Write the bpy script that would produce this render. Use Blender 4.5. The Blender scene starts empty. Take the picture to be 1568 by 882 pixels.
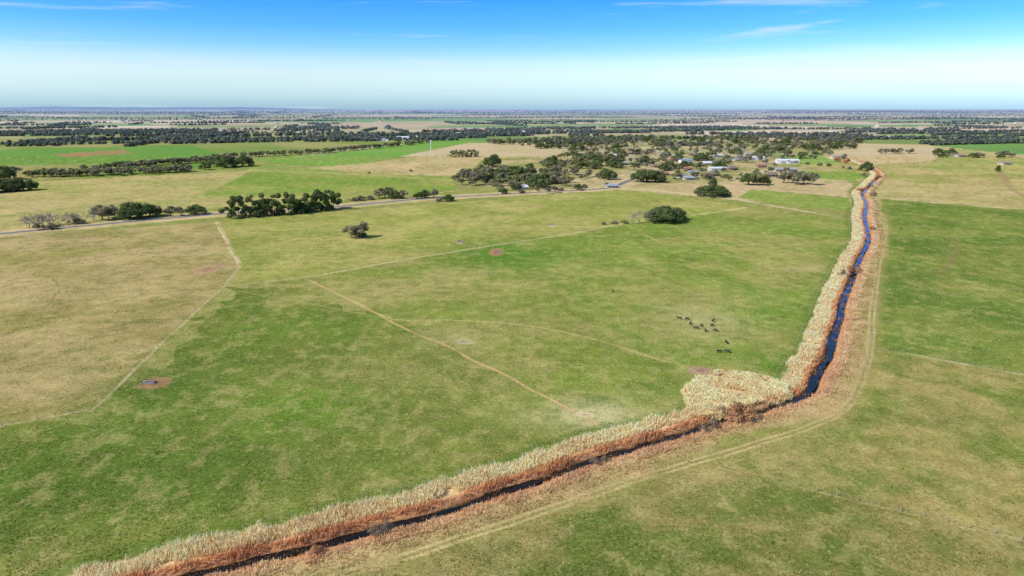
import bpy, math, numpy as np
from mathutils import Vector
R = np.random.default_rng(7)
# ---------------------------------------------------------------- camera facts
H = 80.0
F = 1045.33
TH = math.atan(275.0/F)
ct, st = math.cos(TH), math.sin(TH)
def G(u, v):
    """survey: bearing/depression reading -> plan metres on the flat ground"""
    xc = (u-784.0)/F; yc = (441.0-v)/F
    t = H/(st-yc*ct)
    return (xc*t, (ct+yc*st)*t)
def GP(pts): return np.array([G(*p) for p in pts])
def L(r, g, b, k=1.0):
    c = np.array([r, g, b])/255.0
    return np.where(c <= 0.04045, c/12.92, ((c+0.055)/1.055)**2.4)*k
K = 0.97      # photo brightness -> albedo

# ---------------------------------------------------------------- numpy noise
LAT = R.random((256, 256))
def vnoise(x, y):
    xi = np.floor(x).astype(np.int64); yi = np.floor(y).astype(np.int64)
    fx = x-xi; fy = y-yi
    fx = fx*fx*(3-2*fx); fy = fy*fy*(3-2*fy)
    x0 = xi & 255; x1 = (xi+1) & 255; y0 = yi & 255; y1 = (yi+1) & 255
    return (LAT[x0, y0]*(1-fx)+LAT[x1, y0]*fx)*(1-fy)+(LAT[x0, y1]*(1-fx)+LAT[x1, y1]*fx)*fy
def fbm(x, y, o=4):
    s = 0; a = 0.5; n = 0
    for i in range(o):
        s = s+a*vnoise(x+17.3*i, y-9.1*i); n += a
        x = x*2.03; y = y*2.03; a *= 0.55
    return s/n
def sstep(a, b, x):
    t = np.clip((x-a)/(b-a), 0, 1); return t*t*(3-2*t)

def smooth_poly(P, sub=6):
    P = np.asarray(P, float); out = []
    Q = np.vstack([2*P[0]-P[1], P, 2*P[-1]-P[-2]])
    for i in range(1, len(Q)-2):
        p0, p1, p2, p3 = Q[i-1], Q[i], Q[i+1], Q[i+2]
        for k in range(sub):
            t = k/sub
            out.append(0.5*((2*p1)+(-p0+p2)*t+(2*p0-5*p1+4*p2-p3)*t*t+(-p0+3*p1-3*p2+p3)*t**3))
    out.append(P[-1]); return np.array(out)
def pdist(P, x, y, maxd):
    """signed distance to a polyline (positive = left of travel), inf beyond maxd"""
    d = np.full(x.shape, 1e9); s = np.ones(x.shape)
    for a, b in zip(P[:-1], P[1:]):
        m = np.nonzero((x > min(a[0], b[0])-maxd) & (x < max(a[0], b[0])+maxd) & (y > min(a[1], b[1])-maxd) & (y < max(a[1], b[1])+maxd))[0]
        if len(m) == 0: continue
        ab = b-a; l2 = ab@ab+1e-9
        px = x[m]-a[0]; py = y[m]-a[1]
        t = np.clip((px*ab[0]+py*ab[1])/l2, 0, 1)
        dd = np.hypot(px-t*ab[0], py-t*ab[1])
        cr = ab[0]*py-ab[1]*px
        k = dd < d[m]
        mk = m[k]; d[mk] = dd[k]; s[mk] = np.sign(cr[k])
    return d*s
def pip(P, x, y):
    ins = np.zeros(x.shape, bool); n = len(P)
    for i in range(n):
        x1, y1 = P[i]; x2, y2 = P[(i+1) % n]
        if y1 == y2: continue
        c = ((y1 > y) != (y2 > y)) & (x < (x2-x1)*(y-y1)/(y2-y1)+x1)
        ins ^= c
    return ins

# ---------------------------------------------------------------- plan of the place
DRAIN = smooth_poly(GP([(120,925),(200,900),(270,884),(330,868),(400,852),(450,841),(510,825),(570,808),(640,791),(700,773),(760,752),(830,731),
 (890,708),(950,689),(1010,672),(1060,656),(1100,643),(1150,630),(1205,614),(1240,597),(1252,570),(1269,543),(1276,515),(1286,485),(1291,460),
 (1304,428),(1315,398),(1329,370),(1328,350),(1324,330),(1327,312),(1321,296),(1336,280),(1345,266),(1325,252),(1290,240)]), 5)
TRACK = smooth_poly(GP([(330,925),(480,893),(640,846),(700,826),(800,793),(900,760),(1000,727),(1100,697),(1180,673),(1240,653),(1290,628),
 (1316,590),(1331,545),(1335,490),(1340,440),(1347,395),(1357,350),(1350,325)]), 4)
ROAD = smooth_poly(GP([(-420,402),(-200,379),(0,358),(150,344),(330,328),(430,322),(520,316),(640,305),(750,298.5),(850,293),(930,288),(965,276),
 (1010,264),(1060,252),(1110,243),(1180,236),(1250,231)]), 4)

reedpatch = GP([(1045,600),(1078,578),(1105,569),(1160,577),(1212,591),(1214,606),(1150,624),(1100,640),(1062,640),(1052,620)])
Z = []
def zone(pts, a, b=None, sc=40.0, dither=0): Z.append((GP(pts), L(*a, K), L(*(b or a), K), sc, dither))
zone([(-500,640),(0,650),(143,627),(343,440),(600,470),(780,560),(930,660),(700,735),(300,850),(-500,980)], (98,120,50), (126,136,68), 35, 25)
zone([(343,438),(465,425),(740,378),(880,470),(1050,570),(930,655),(780,580),(600,490),(480,440)], (124,140,64), (154,154,92), 30, 20)
zone([(370,330),(520,322),(760,305),(960,290),(1140,316),(880,357),(740,377),(600,400),(465,425),(343,438),(368,408),(332,340)], (142,152,76), (172,168,102), 45, 0)
zone([(740,377),(960,340),(1140,318),(1310,342),(1300,400),(1285,430),(1250,520),(1215,592),(1105,568),(1050,570),(880,470)], (118,142,60), (152,154,88), 32, 12)
zone([(0,362),(332,340),(368,408),(343,438),(143,627),(0,653),(-500,733),(-500,400)], (150,142,88), (178,162,116), 28, 0)
zone([(1340,305),(1568,322),(1900,345),(1900,628),(1568,573),(1340,535)], (94,124,52), (126,140,68), 30, 0)
zone([(1340,537),(1568,575),(1900,630),(1900,900),(1568,828),(1190,738),(1100,720),(1290,640)], (112,128,60), (158,148,92), 18, 0)
zone([(1100,700),(1190,738),(1568,828),(1900,905),(1900,1300),(300,1300),(460,905),(700,835)], (100,116,54), (148,140,88), 16, 0)
zone([(-500,396),(0,352),(345,318),(520,307),(720,291),(930,282),(690,262),(540,262),(385,250),(380,262),(0,280),(-500,320)], (156,160,94), (182,170,116), 60, 0)
zone([(310,300),(385,262),(690,272),(720,290),(560,303),(420,300)], (120,150,66), (150,158,84), 70, 0)
zone([(0,300),(120,296),(310,290),(300,300),(120,316),(0,330)], (174,166,110), (186,172,122), 70, 0)
zone([(-500,325),(0,278),(380,262),(385,248),(650,215),(300,205),(0,212),(-500,240)], (122,142,72), (158,154,100), 120, 0)
zone([(-500,250),(0,229),(290,222),(345,238),(180,250),(0,254),(-500,300)], (98,146,64), (110,148,72), 120, 0)
zone([(140,262),(330,246),(350,250),(300,259),(150,268)], (100,144,64), (108,148,68), 120, 0)
zone([(80,236),(190,229),(205,235),(100,241)], (160,130,92), (154,134,90), 120, 0)
zone([(385,245),(490,236),(650,217),(740,215),(700,222),(560,250),(480,256)], (112,158,68), (126,158,80), 90, 0)
zone([(385,250),(480,254),(600,266),(690,264),(690,272),(545,268),(385,262)], (132,154,78), (156,158,94), 90, 0)
zone([(470,257),(560,250),(655,237),(740,243),(720,262),(690,270),(600,267)], (194,176,132), (178,166,118), 90, 0)
zone([(640,236),(700,222),(760,219),(862,222),(868,236),(760,246),(700,242)], (200,178,140), (188,172,126), 90, 0)
zone([(700,292),(690,270),(760,243),(860,236),(860,215),(1290,214),(1320,245),(1300,280),(960,290),(930,286)], (140,144,88), (186,172,132), 45, 0)
zone([(940,290),(1030,280),(1190,278),(1305,280),(1303,320),(1130,306)], (186,170,128), (198,176,142), 50, 0)
zone([(1150,290),(1300,302),(1303,322),(1200,314),(1130,303)], (120,152,66), (138,156,78), 60, 0)
zone([(1220,262),(1330,262),(1350,270),(1315,278),(1240,272)], (120,156,66), (138,156,78), 60, 0)
zone([(1310,275),(1345,303),(1568,320),(1900,345),(1900,232),(1568,238),(1420,222),(1290,218),(1190,232),(1200,250),(1350,268)], (154,156,90), (188,172,122), 60, 0)
zone([(1290,219),(1425,222),(1455,245),(1340,252),(1270,240)], (200,180,142), (192,172,128), 60, 0)
zone([(1180,236),(1250,236),(1290,250),(1220,252)], (116,162,74), (130,162,84), 60, 0)
zone([(1345,303),(1345,285),(1500,292),(1568,310),(1568,320)], (192,176,128), (174,164,110), 60, 0)
zone([(1410,262),(1440,238),(1568,244),(1700,256),(1620,272)], (146,158,88), (172,168,106), 60, 0)
B = []
def blob(u, v, ru, rv, c, s):
    cx, cy = G(u, v); rx = abs(G(u+ru, v)[0]-cx); ry = abs(G(u, v-rv)[1]-G(u, v+rv)[1])/2
    B.append((cx, cy, rx, ry, L(*c, K), s))
blob(460,620,120,50,(92,134,42),.85); blob(250,625,100,66,(84,116,44),.8); blob(150,740,260,70,(86,112,48),.65)
blob(230,592,75,34,(76,108,42),.95); blob(790,395,95,20,(92,138,48),.9); blob(765,383,60,16,(78,126,40),.95)
blob(500,690,220,50,(104,124,56),.45); blob(905,636,90,24,(206,200,152),.8); blob(700,520,60,16,(176,170,118),.55)  # middle blob paints the pale glare spot in the centre field
blob(600,570,200,26,(150,148,90),.5); blob(1080,490,70,24,(174,172,120),.8); blob(1010,520,90,22,(154,156,94),.5)
blob(640,440,160,20,(168,158,104),.6); blob(1230,412,60,5,(184,174,122),.8); blob(1000,430,150,14,(130,144,68),.5)
blob(980,380,110,10,(128,150,66),.6); blob(1140,350,130,10,(112,150,58),.6); blob(1180,460,70,30,(98,138,50),.6)
blob(1190,560,60,20,(90,132,46),.8); blob(1010,600,50,16,(94,134,48),.7); blob(520,500,120,20,(110,136,56),.5)
blob(400,500,70,30,(100,130,52),.6); blob(100,560,120,40,(144,136,88),.6); blob(60,440,150,30,(174,160,114),.6)
blob(200,420,130,20,(168,154,106),.5); blob(1440,790,120,30,(158,146,94),.55); blob(1480,640,120,30,(158,152,94),.55)
blob(1200,700,80,28,(172,156,106),.7); blob(1070,740,80,30,(162,150,100),.6); blob(1450,460,40,80,(96,124,54),.6)
blob(1500,440,60,5,(160,156,94),.6); blob(1520,700,60,16,(100,122,50),.6); blob(900,850,160,24,(104,118,54),.5)
blob(1380,585,36,8,(170,156,106),.7); blob(330,700,80,30,(86,114,46),.6); blob(430,385,90,8,(136,152,76),.5)
blob(600,345,200,10,(168,166,98),.5); blob(1200,850,200,30,(104,118,56),.5); blob(820,530,100,20,(130,150,62),.6)
blob(980,610,60,14,(150,156,90),.5); blob(1250,640,26,14,(186,166,120),.6)
BARE_GLARE = []  # bare soil patches, plus the painted core of the glare spot
def bare(u, v, ru, rv, c): 
    cx, cy = G(u, v); BARE_GLARE.append((cx, cy, abs(G(u+ru, v)[0]-cx), abs(G(u, v-rv)[1]-G(u, v+rv)[1])/2, L(*c, K)))
bare(237,586,27,11,(152,124,90)); bare(762,386,12,6,(166,130,100)); bare(316,412,26,8,(174,148,116)); bare(1072,568,24,6,(170,146,124))
bare(703,371,6,2.5,(196,182,156)); bare(843,345,5,2.2,(196,182,156)); bare(712,523,16,4,(174,170,130)); bare(890,636,16,4,(204,196,154))  # last entry is glare painted onto the grass, not bare soil
LN = []
def line(pts, w, c, s=.8, sub=3): LN.append((smooth_poly(GP(pts), sub) if sub > 1 else GP(pts), w, L(*c, K*1.05), s))
line([(332,340),(350,374),(368,408)], 1.1, (206,192,150), .9, 1)
line([(368,408),(343,438),(240,533),(143,627)], .5, (190,180,138), .8, 1)
line([(143,627),(0,653),(-400,720)], .5, (192,180,138), .8, 1)
line([(343,438),(465,425),(600,401),(740,378),(880,357),(950,343),(1060,330),(1140,318)], .9, (200,190,140), .9, 2)
line([(740,378),(820,400),(880,410),(1100,440),(1260,470)], .7, (164,162,102), .5)
line([(465,425),(520,452),(560,470),(600,493),(640,512),(690,532),(725,552),(770,572),(805,592),(840,610),(885,634),(925,656)], .55, (194,168,122), .95)
line([(520,452),(600,488),(690,490),(820,500),(930,525),(1000,548),(1072,568)], .7, (180,170,114), .75)
line([(345,442),(500,470),(600,490)], .7, (160,156,98), .5)
line([(960,345),(1000,366),(1050,380),(1180,400),(1290,410)], .8, (166,162,100), .6)
line([(900,350),(905,372),(880,392)], .8, (140,156,80), .5)
line([(620,345),(700,372),(762,386)], .9, (166,162,100), .6)
line([(0,465),(150,458),(330,440)], .6, (136,128,82), .7)
line([(80,425),(90,445),(60,480)], .5, (136,128,82), .6)
line([(1340,533),(1568,574),(1900,632)], .6, (192,180,138), .85, 1)
line([(1100,716),(1190,738),(1568,828),(1900,906)], .4, (182,170,122), .6, 1)
line([(1436,445),(1437,425),(1455,400),(1465,375),(1450,365)], .9, (132,122,80), .8)
line([(1345,303),(1568,321),(1900,348)], 1.6, (204,192,150), .9, 1)
line([(930,289),(1000,291),(1130,306),(1305,336)], 1.5, (208,194,150), .9, 1)
line([(1530,262),(1545,285),(1568,302)], 1.8, (150,130,100), .7)
line([(300,262),(420,262),(560,268),(690,276)], 1.8, (186,176,128), .6)
line([(1345,303),(1340,380),(1346,455),(1330,540),(1300,625)], .6, (182,170,126), .7)
line([(860,280),(960,268),(1040,262)], 2.5, (204,192,162), .8); line([(1040,262),(1120,266),(1230,256)], 2.5, (200,188,158), .8)
line([(1010,264),(985,250),(955,238)], 2.5, (186,178,158), .8); line([(1060,252),(1040,243),(1010,232)], 2.5, (186,178,158), .8)

FARPAL = np.array([L(*c, K) for c in [(108,146,78),(132,150,90),(176,164,126),(196,176,146),(206,186,160),(166,160,114),(126,144,86),(188,172,136),(198,168,144),(216,198,174)]])
HAZE = L(156,172,196, 1.0)  # aerial haze painted into the far field colours by distance
def far_fields(x, y):
    a = math.radians(14); xr = x*math.cos(a)+y*math.sin(a); yr = -x*math.sin(a)+y*math.cos(a)
    sc = np.where(y < 4200, 1.0, np.where(y < 11000, 2.6, 6.0))
    row = np.floor(yr/(330*sc)).astype(np.int64)
    off = LAT[row & 255, 3]*700*sc; wid = (430+520*LAT[row & 255, 9])*sc
    colm = np.floor((xr+off)/wid).astype(np.int64)
    h = LAT[(row*7+colm*13) & 255, (colm*5+row*3) & 255]
    c = FARPAL[(h*9.99).astype(int)]*(0.88+0.26*vnoise(x/90, y/90))[:, None]
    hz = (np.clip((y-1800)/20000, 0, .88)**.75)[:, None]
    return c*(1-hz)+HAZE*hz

TINT = np.array([1.03, .97, .88])
def ground_colour(x, y):
    n = x.shape[0]
    big = fbm(x/70, y/70, 4)
    c = L(120,138,66,K)*(1-big)[:, None]+L(156,154,94,K)*big[:, None]
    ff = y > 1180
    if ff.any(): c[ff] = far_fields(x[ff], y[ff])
    wx = x+3*(vnoise(x/9, y/9)-.5); wy = y+3*(vnoise(x/9+40, y/9+7)-.5)
    for P, a, b, sc, dith in Z:
        mn = P.min(0)-40; mx = P.max(0)+40
        m = np.nonzero((x > mn[0]) & (x < mx[0]) & (y > mn[1]) & (y < mx[1]))[0]
        if not len(m): continue
        if dith:
            xx = x[m]+dith*2*(fbm(x[m]/25, y[m]/25, 3)-.5); yy = y[m]+dith*2*(fbm(x[m]/25+60, y[m]/25, 3)-.5)
            k = m[pip(P, xx, yy)]
        else: k = m[pip(P, x[m], y[m])]
        f = sstep(.33, .66, fbm(x[k]/sc+5, y[k]/sc, 5))[:, None]
        c[k] = a*(1-f)+b*f
    nz = fbm(x/14, y/14, 4)
    near = y < 1200
    for cx, cy, rx, ry, col, s in B:
        q = ((wx-cx)/rx)**2+((wy-cy)/ry)**2
        m = np.nonzero(q < 4)[0]
        f = (s*np.exp(-q[m]*1.1)*sstep(.2, .6, nz[m]+.15))[:, None]
        c[m] = c[m]*(1-f)+col*f
    d = sstep(.48, .70, fbm(x/3.2+11, y/4.2, 5))*near*.30
    c = c*(1-d[:, None])+L(190,178,124,K)*d[:, None]
    d = sstep(.48, .72, fbm(x/5+31, y/4+5, 5))*near*.34
    c = c*(1-d[:, None])+L(86,112,46,K)*d[:, None]
    c = c*(1+.34*(fbm(x/24+71, y/24, 5)-.5)*near)[:, None]
    for P, w, col, s in LN:
        dd = np.abs(pdist(P, wx*.3+x*.7, wy*.3+y*.7, 12))
        wv = np.maximum(w, y*y/54600*.34)
        f = (s*(1-sstep(wv*.4, wv*1.6, dd))*(.35+.65*sstep(.3, .55, nz)))[:, None]
        c = c*(1-f)+col*f
    for cx, cy, rx, ry, col in BARE_GLARE:
        q = np.sqrt(((wx-cx)/rx)**2+((wy-cy)/ry)**2)
        f = (.95*(1-sstep(.75, 1.1, q)))[:, None]; c = c*(1-f)+col*f*(1-.25*sstep(.5,.2,q))[:, None]
    d = np.abs(pdist(ROAD, x, y, 34))
    f = (.9*(1-sstep(12, 19, d+5*(nz-.5)))*(x < 260))[:, None]; c = c*(1-f)+L(204,184,144,K)*f
    f = (.45*(1-sstep(3, 6, np.abs(d-9)))*(x < 260)*(nz > .5))[:, None]; c = c*(1-f)+L(150,148,92,K)*f
    d = np.abs(pdist(TRACK, wx*.2+x*.8, wy*.2+y*.8, 12))
    f = (.6*(1-sstep(2.0, 5.2, d+3*(nz-.5))))[:, None]; c = c*(1-f)+L(150,146,86,K)*f
    f = (.8*(1-sstep(.2, .6, np.abs(d-.85)))*(.45+.55*sstep(.35, .55, nz)))[:, None]; c = c*(1-f)+L(200,180,136,K)*f
    d = pdist(DRAIN, x, y, 26); ad = np.abs(d)
    ww = 2.8*(nz-.5)*2
    left = d > 0
    f = ((1-sstep(7.5, 9.3, ad+ww))*left+.85*(1-sstep(6.5, 12.5, ad+ww*2))*(~left))[:, None]
    c = c*(1-f)+np.where(left[:, None], L(214,192,150,K), L(190,166,124,K))*f
    f = (1-sstep(2.6, 4.4, ad+.6*ww))[:, None]; c = c*(1-f)+L(194,146,108,K)*f
    f = (1-sstep(1.2, 1.8, ad))[:, None]; c = c*(1-f)+L(84,66,48,K)*f
    f = (.6*(1-sstep(10.5, 15, d+ww*1.3))*(d > 9.0))[:, None]; c = c*(1-f)+L(90,118,46,K)*f
    m = pip(reedpatch, wx, wy)[:, None]*.85; c = c*(1-m)+L(212,190,144,K)*m
    return c*np.where(near[:, None], TINT, 1)
def ground_z(x, y):
    d = np.abs(pdist(DRAIN, x, y, 8))
    return -1.5*(1-sstep(.7, 2.6, d))

# ---------------------------------------------------------------- mesh helpers
def new_obj(name, mesh, parent=None, loc=None):
    o = bpy.data.objects.new(name, mesh)
    bpy.context.scene.collection.objects.link(o)
    if parent: o.parent = parent
    if loc is not None: o.location = loc
    return o
def quads_mesh(name, V, C, mat, faces=None, smooth=False):
    me = bpy.data.meshes.new(name)
    if faces is None:
        n = V.shape[0]; vv = V.reshape(-1, 3); fc = np.arange(n*4).reshape(n, 4)
        if C.ndim == 2: C = np.repeat(C, 4, axis=0)
        else: C = C.reshape(-1, 3)
    else: vv = V; fc = faces
    me.vertices.add(len(vv)); me.vertices.foreach_set('co', np.ascontiguousarray(vv, np.float32).ravel())
    me.loops.add(fc.size); me.loops.foreach_set('vertex_index', fc.astype(np.int32).ravel())
    me.polygons.add(len(fc)); me.polygons.foreach_set('loop_start', np.arange(0, fc.size, 4, dtype=np.int32))
    me.polygons.foreach_set('loop_total', np.full(len(fc), 4, np.int32))
    if smooth: me.polygons.foreach_set('use_smooth', np.ones(len(fc), bool))
    me.update(calc_edges=True)
    if C is not None:
        at = me.color_attributes.new('Col', 'FLOAT_COLOR', 'POINT')
        at.data.foreach_set('color', np.hstack([C, np.ones((len(C), 1))]).astype(np.float32).ravel())
    me.materials.append(mat)
    return me
def nodes(mat):
    mat.use_nodes = True; nt = mat.node_tree; nt.nodes.clear(); return nt, nt.nodes, nt.links
def plain(name, col, rough=.7, metal=0, var=.25, scale=2.0):
    m = bpy.data.materials.new(name); nt, N, K_ = nodes(m)
    o = N.new('ShaderNodeOutputMaterial'); b = N.new('ShaderNodeBsdfPrincipled')
    t = N.new('ShaderNodeTexCoord'); n = N.new('ShaderNodeTexNoise'); n.inputs['Scale'].default_value = scale; n.inputs['Detail'].default_value = 6
    r = N.new('ShaderNodeValToRGB'); c = np.array(col)
    r.color_ramp.elements[0].color = (*(c*(1-var)), 1); r.color_ramp.elements[1].color = (*np.minimum(c*(1+var), 1), 1)
    r.color_ramp.elements[0].position = .3; r.color_ramp.elements[1].position = .7
    K_.new(t.outputs['Object'], n.inputs['Vector']); K_.new(n.outputs['Fac'], r.inputs['Fac']); K_.new(r.outputs['Color'], b.inputs['Base Color'])
    b.inputs['Roughness'].default_value = rough; b.inputs['Metallic'].default_value = metal
    K_.new(b.outputs[0], o.inputs[0]); return m
def attr_mat(name, trans=.25):
    m = bpy.data.materials.new(name); nt, N, K_ = nodes(m)
    o = N.new('ShaderNodeOutputMaterial'); a = N.new('ShaderNodeAttribute'); a.attribute_name = 'Col'
    t = N.new('ShaderNodeTexCoord'); n = N.new('ShaderNodeTexNoise'); n.inputs['Scale'].default_value = 1.7; n.inputs['Detail'].default_value = 0
    mr = N.new('ShaderNodeMapRange'); mr.inputs['From Min'].default_value = .3; mr.inputs['From Max'].default_value = .7
    mr.inputs['To Min'].default_value = .8; mr.inputs['To Max'].default_value = 1.2
    mx = N.new('ShaderNodeVectorMath'); mx.operation = 'SCALE'
    K_.new(t.outputs['Object'], n.inputs['Vector']); K_.new(n.outputs['Fac'], mr.inputs['Value'])
    K_.new(a.outputs['Color'], mx.inputs[0]); K_.new(mr.outputs[0], mx.inputs['Scale'])
    d = N.new('ShaderNodeBsdfDiffuse'); tr = N.new('ShaderNodeBsdfTranslucent'); s = N.new('ShaderNodeMixShader'); s.inputs[0].default_value = trans
    K_.new(mx.outputs[0], d.inputs['Color']); K_.new(mx.outputs[0], tr.inputs['Color'])
    K_.new(d.outputs[0], s.inputs[1]); K_.new(tr.outputs[0], s.inputs[2]); K_.new(s.outputs[0], o.inputs[0]); return m

# ---------------------------------------------------------------- ground sheet
def ground_mat():
    m = bpy.data.materials.new('pasture_ground'); nt, N, K_ = nodes(m)
    o = N.new('ShaderNodeOutputMaterial'); b = N.new('ShaderNodeBsdfDiffuse'); a = N.new('ShaderNodeAttribute'); a.attribute_name = 'Col'
    t = N.new('ShaderNodeTexCoord')
    def noise(sc, det=4, rough=.6):
        n = N.new('ShaderNodeTexNoise'); n.inputs['Scale'].default_value = sc; n.inputs['Detail'].default_value = det; n.inputs['Roughness'].default_value = rough
        K_.new(t.outputs['Object'], n.inputs['Vector']); return n.outputs['Fac']
    def mr(v, a0, a1, b0, b1):
        r = N.new('ShaderNodeMapRange'); K_.new(v, r.inputs['Value'])
        for k, q in zip(('From Min', 'From Max', 'To Min', 'To Max'), (a0, a1, b0, b1)): r.inputs[k].default_value = q
        return r.outputs[0]
    def mul(x, y):
        q = N.new('ShaderNodeMath'); q.operation = 'MULTIPLY'; K_.new(x, q.inputs[0]); K_.new(y, q.inputs[1]); return q.outputs[0]
    f1 = mr(noise(1.1, 4, .72), .3, .7, .70, 1.30)
    f2 = mr(noise(.16, 4), .3, .7, .86, 1.14)
    f = mul(f1, f2)
    sc = N.new('ShaderNodeVectorMath'); sc.operation = 'SCALE'; K_.new(a.outputs['Color'], sc.inputs[0]); K_.new(f, sc.inputs['Scale'])
    mx = N.new('ShaderNodeMix'); mx.data_type = 'RGBA'; K_.new(mr(noise(.55, 5, .8), .53, .66, 0, .40), mx.inputs['Factor'])
    K_.new(sc.outputs[0], mx.inputs['A']); mx.inputs['B'].default_value = (*L(188,174,122,K), 1)
    K_.new(mx.outputs['Result'], b.inputs['Color'])
    bp = N.new('ShaderNodeBump'); bp.inputs['Strength'].default_value = .6; bp.inputs['Distance'].default_value = .22
    K_.new(noise(.8, 3, .7), bp.inputs['Height']); K_.new(bp.outputs[0], b.inputs['Normal'])
    K_.new(b.outputs[0], o.inputs[0]); return m
az = np.concatenate([np.linspace(-180, -54, 34)[:-1], np.linspace(-54, 54, 1500), np.linspace(54, 180, 34)[1:-1]])
q = np.arange(1.2, 540, .72)/683.0
dep = np.concatenate([[0.0012], q])
rr = np.concatenate([[90000.], H/dep])
rr = np.concatenate([rr, [85, 60, 40, 20, 4]])
rr = rr[np.argsort(-rr)]
A_, R_ = np.meshgrid(np.radians(az), rr)
X = (np.sin(A_)*R_).ravel(); Y = (np.cos(A_)*R_).ravel()
nr, na = len(rr), len(az)
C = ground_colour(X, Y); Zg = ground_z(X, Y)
idx = np.arange(nr*na).reshape(nr, na); nx = np.roll(idx, -1, axis=1)
fc = np.stack([idx[:-1], idx[1:], nx[1:], nx[:-1]], -1).reshape(-1, 4)
new_obj('ground', quads_mesh('ground', np.stack([X, Y, Zg], -1), C, ground_mat(), faces=fc, smooth=True))

# ---------------------------------------------------------------- strips: water, road
def strip(name, P, w0, w1, z, mat, jitter=0):
    T = np.gradient(P, axis=0); T /= np.linalg.norm(T, axis=1)[:, None]; Nn = np.stack([-T[:, 1], T[:, 0]], -1)
    j = (fbm(np.arange(len(P))*.35, np.zeros(len(P)), 3)-.5)[:, None]*jitter
    j2 = (fbm(np.arange(len(P))*.35, np.zeros(len(P))+9, 3)-.5)[:, None]*jitter
    a = P+Nn*(w0+j); b = P+Nn*(w1+j2)
    V = np.vstack([np.hstack([a, np.full((len(P), 1), z)]), np.hstack([b, np.full((len(P), 1), z)])])
    n = len(P); i = np.arange(n-1)
    return quads_mesh(name, V, None, mat, faces=np.stack([i, i+n, i+n+1, i+1], -1)[:, ::-1])
def resample(P, step):
    s = np.concatenate([[0], np.cumsum(np.hypot(*np.diff(P, axis=0).T))]); t = np.arange(0, s[-1], step)
    return np.stack([np.interp(t, s, P[:, 0]), np.interp(t, s, P[:, 1])], -1)
wm = bpy.data.materials.new('drain_water'); nt, N, K_ = nodes(wm)
o = N.new('ShaderNodeOutputMaterial'); b = N.new('ShaderNodeBsdfPrincipled'); b.inputs['Base Color'].default_value = (.006, .008, .010, 1)
b.inputs['Roughness'].default_value = .1; b.inputs['IOR'].default_value = 1.33
n = N.new('ShaderNodeTexNoise'); n.inputs['Scale'].default_value = 2.5; bp = N.new('ShaderNodeBump'); bp.inputs['Strength'].default_value = .15; bp.inputs['Distance'].default_value = .03
K_.new(n.outputs['Fac'], bp.inputs['Height']); K_.new(bp.outputs[0], b.inputs['Normal']); K_.new(b.outputs[0], o.inputs[0])
new_obj('drain_water', strip('drain_water', resample(DRAIN[:-12], 1.5), 1.2, -1.1, -.84, wm, 2.8))
asph = plain('asphalt', (.16, .155, .15), .9, scale=.3); paint = plain('road_paint', (.75, .75, .72), .6, var=.1)
RD = resample(ROAD, 6)
road = bpy.data.objects.new('country_road', None); bpy.context.scene.collection.objects.link(road)
new_obj('carriageway', strip('carriageway', RD, 3.6, -3.6, .03, asph), road)
new_obj('edge_line_1', strip('edge1', RD, 3.2, 3.05, .04, paint), road); new_obj('edge_line_2', strip('edge2', RD, -3.05, -3.2, .04, paint), road)
RC = resample(ROAD, 3); V = []
for i in range(0, len(RC)-1, 4):
    a_, b_ = RC[i], RC[i+1]; t_ = (b_-a_)/np.linalg.norm(b_-a_); n_ = np.array([-t_[1], t_[0]])*.07
    V.append([[*(a_+n_), .04], [*(a_-n_), .04], [*(b_-n_), .04], [*(b_+n_), .04]])
new_obj('centre_dashes', quads_mesh('dashes', np.array(V), np.full((len(V), 3), .75), paint), road)

# ---------------------------------------------------------------- blades (reeds, tufts)
def blades(x, y, z, h, w, col, lean=.25, topf=.6, bright=1.2):
    n = len(x); a = R.random(n)*2*np.pi; d = np.stack([np.cos(a), np.sin(a)], -1)*(w/2)[:, None]
    l = R.normal(size=(n, 2))*lean*h[:, None]+np.array([.08, .02])*h[:, None]
    V = np.zeros((n, 4, 3))
    V[:, 0, :2] = np.stack([x, y], -1)-d; V[:, 1, :2] = np.stack([x, y], -1)+d
    V[:, 2, :2] = np.stack([x, y], -1)+l+d*topf; V[:, 3, :2] = np.stack([x, y], -1)+l-d*topf
    V[:, :2, 2] = z[:, None]; V[:, 2:, 2] = (z+h)[:, None]
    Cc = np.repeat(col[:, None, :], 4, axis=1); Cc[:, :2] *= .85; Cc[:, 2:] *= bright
    return V, np.minimum(Cc, .88)
reed_m = attr_mat('reeds', .42); grass_m = attr_mat('grass_tufts', .35)
DR = resample(DRAIN, 1.0); TT = np.gradient(DR, axis=0); TT /= np.linalg.norm(TT, axis=1)[:, None]; NNn = np.stack([-TT[:, 1], TT[:, 0]], -1)
wgt = 1/np.maximum(DR[:, 1]/140, 1)**1.1; wgt /= wgt.sum()
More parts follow.
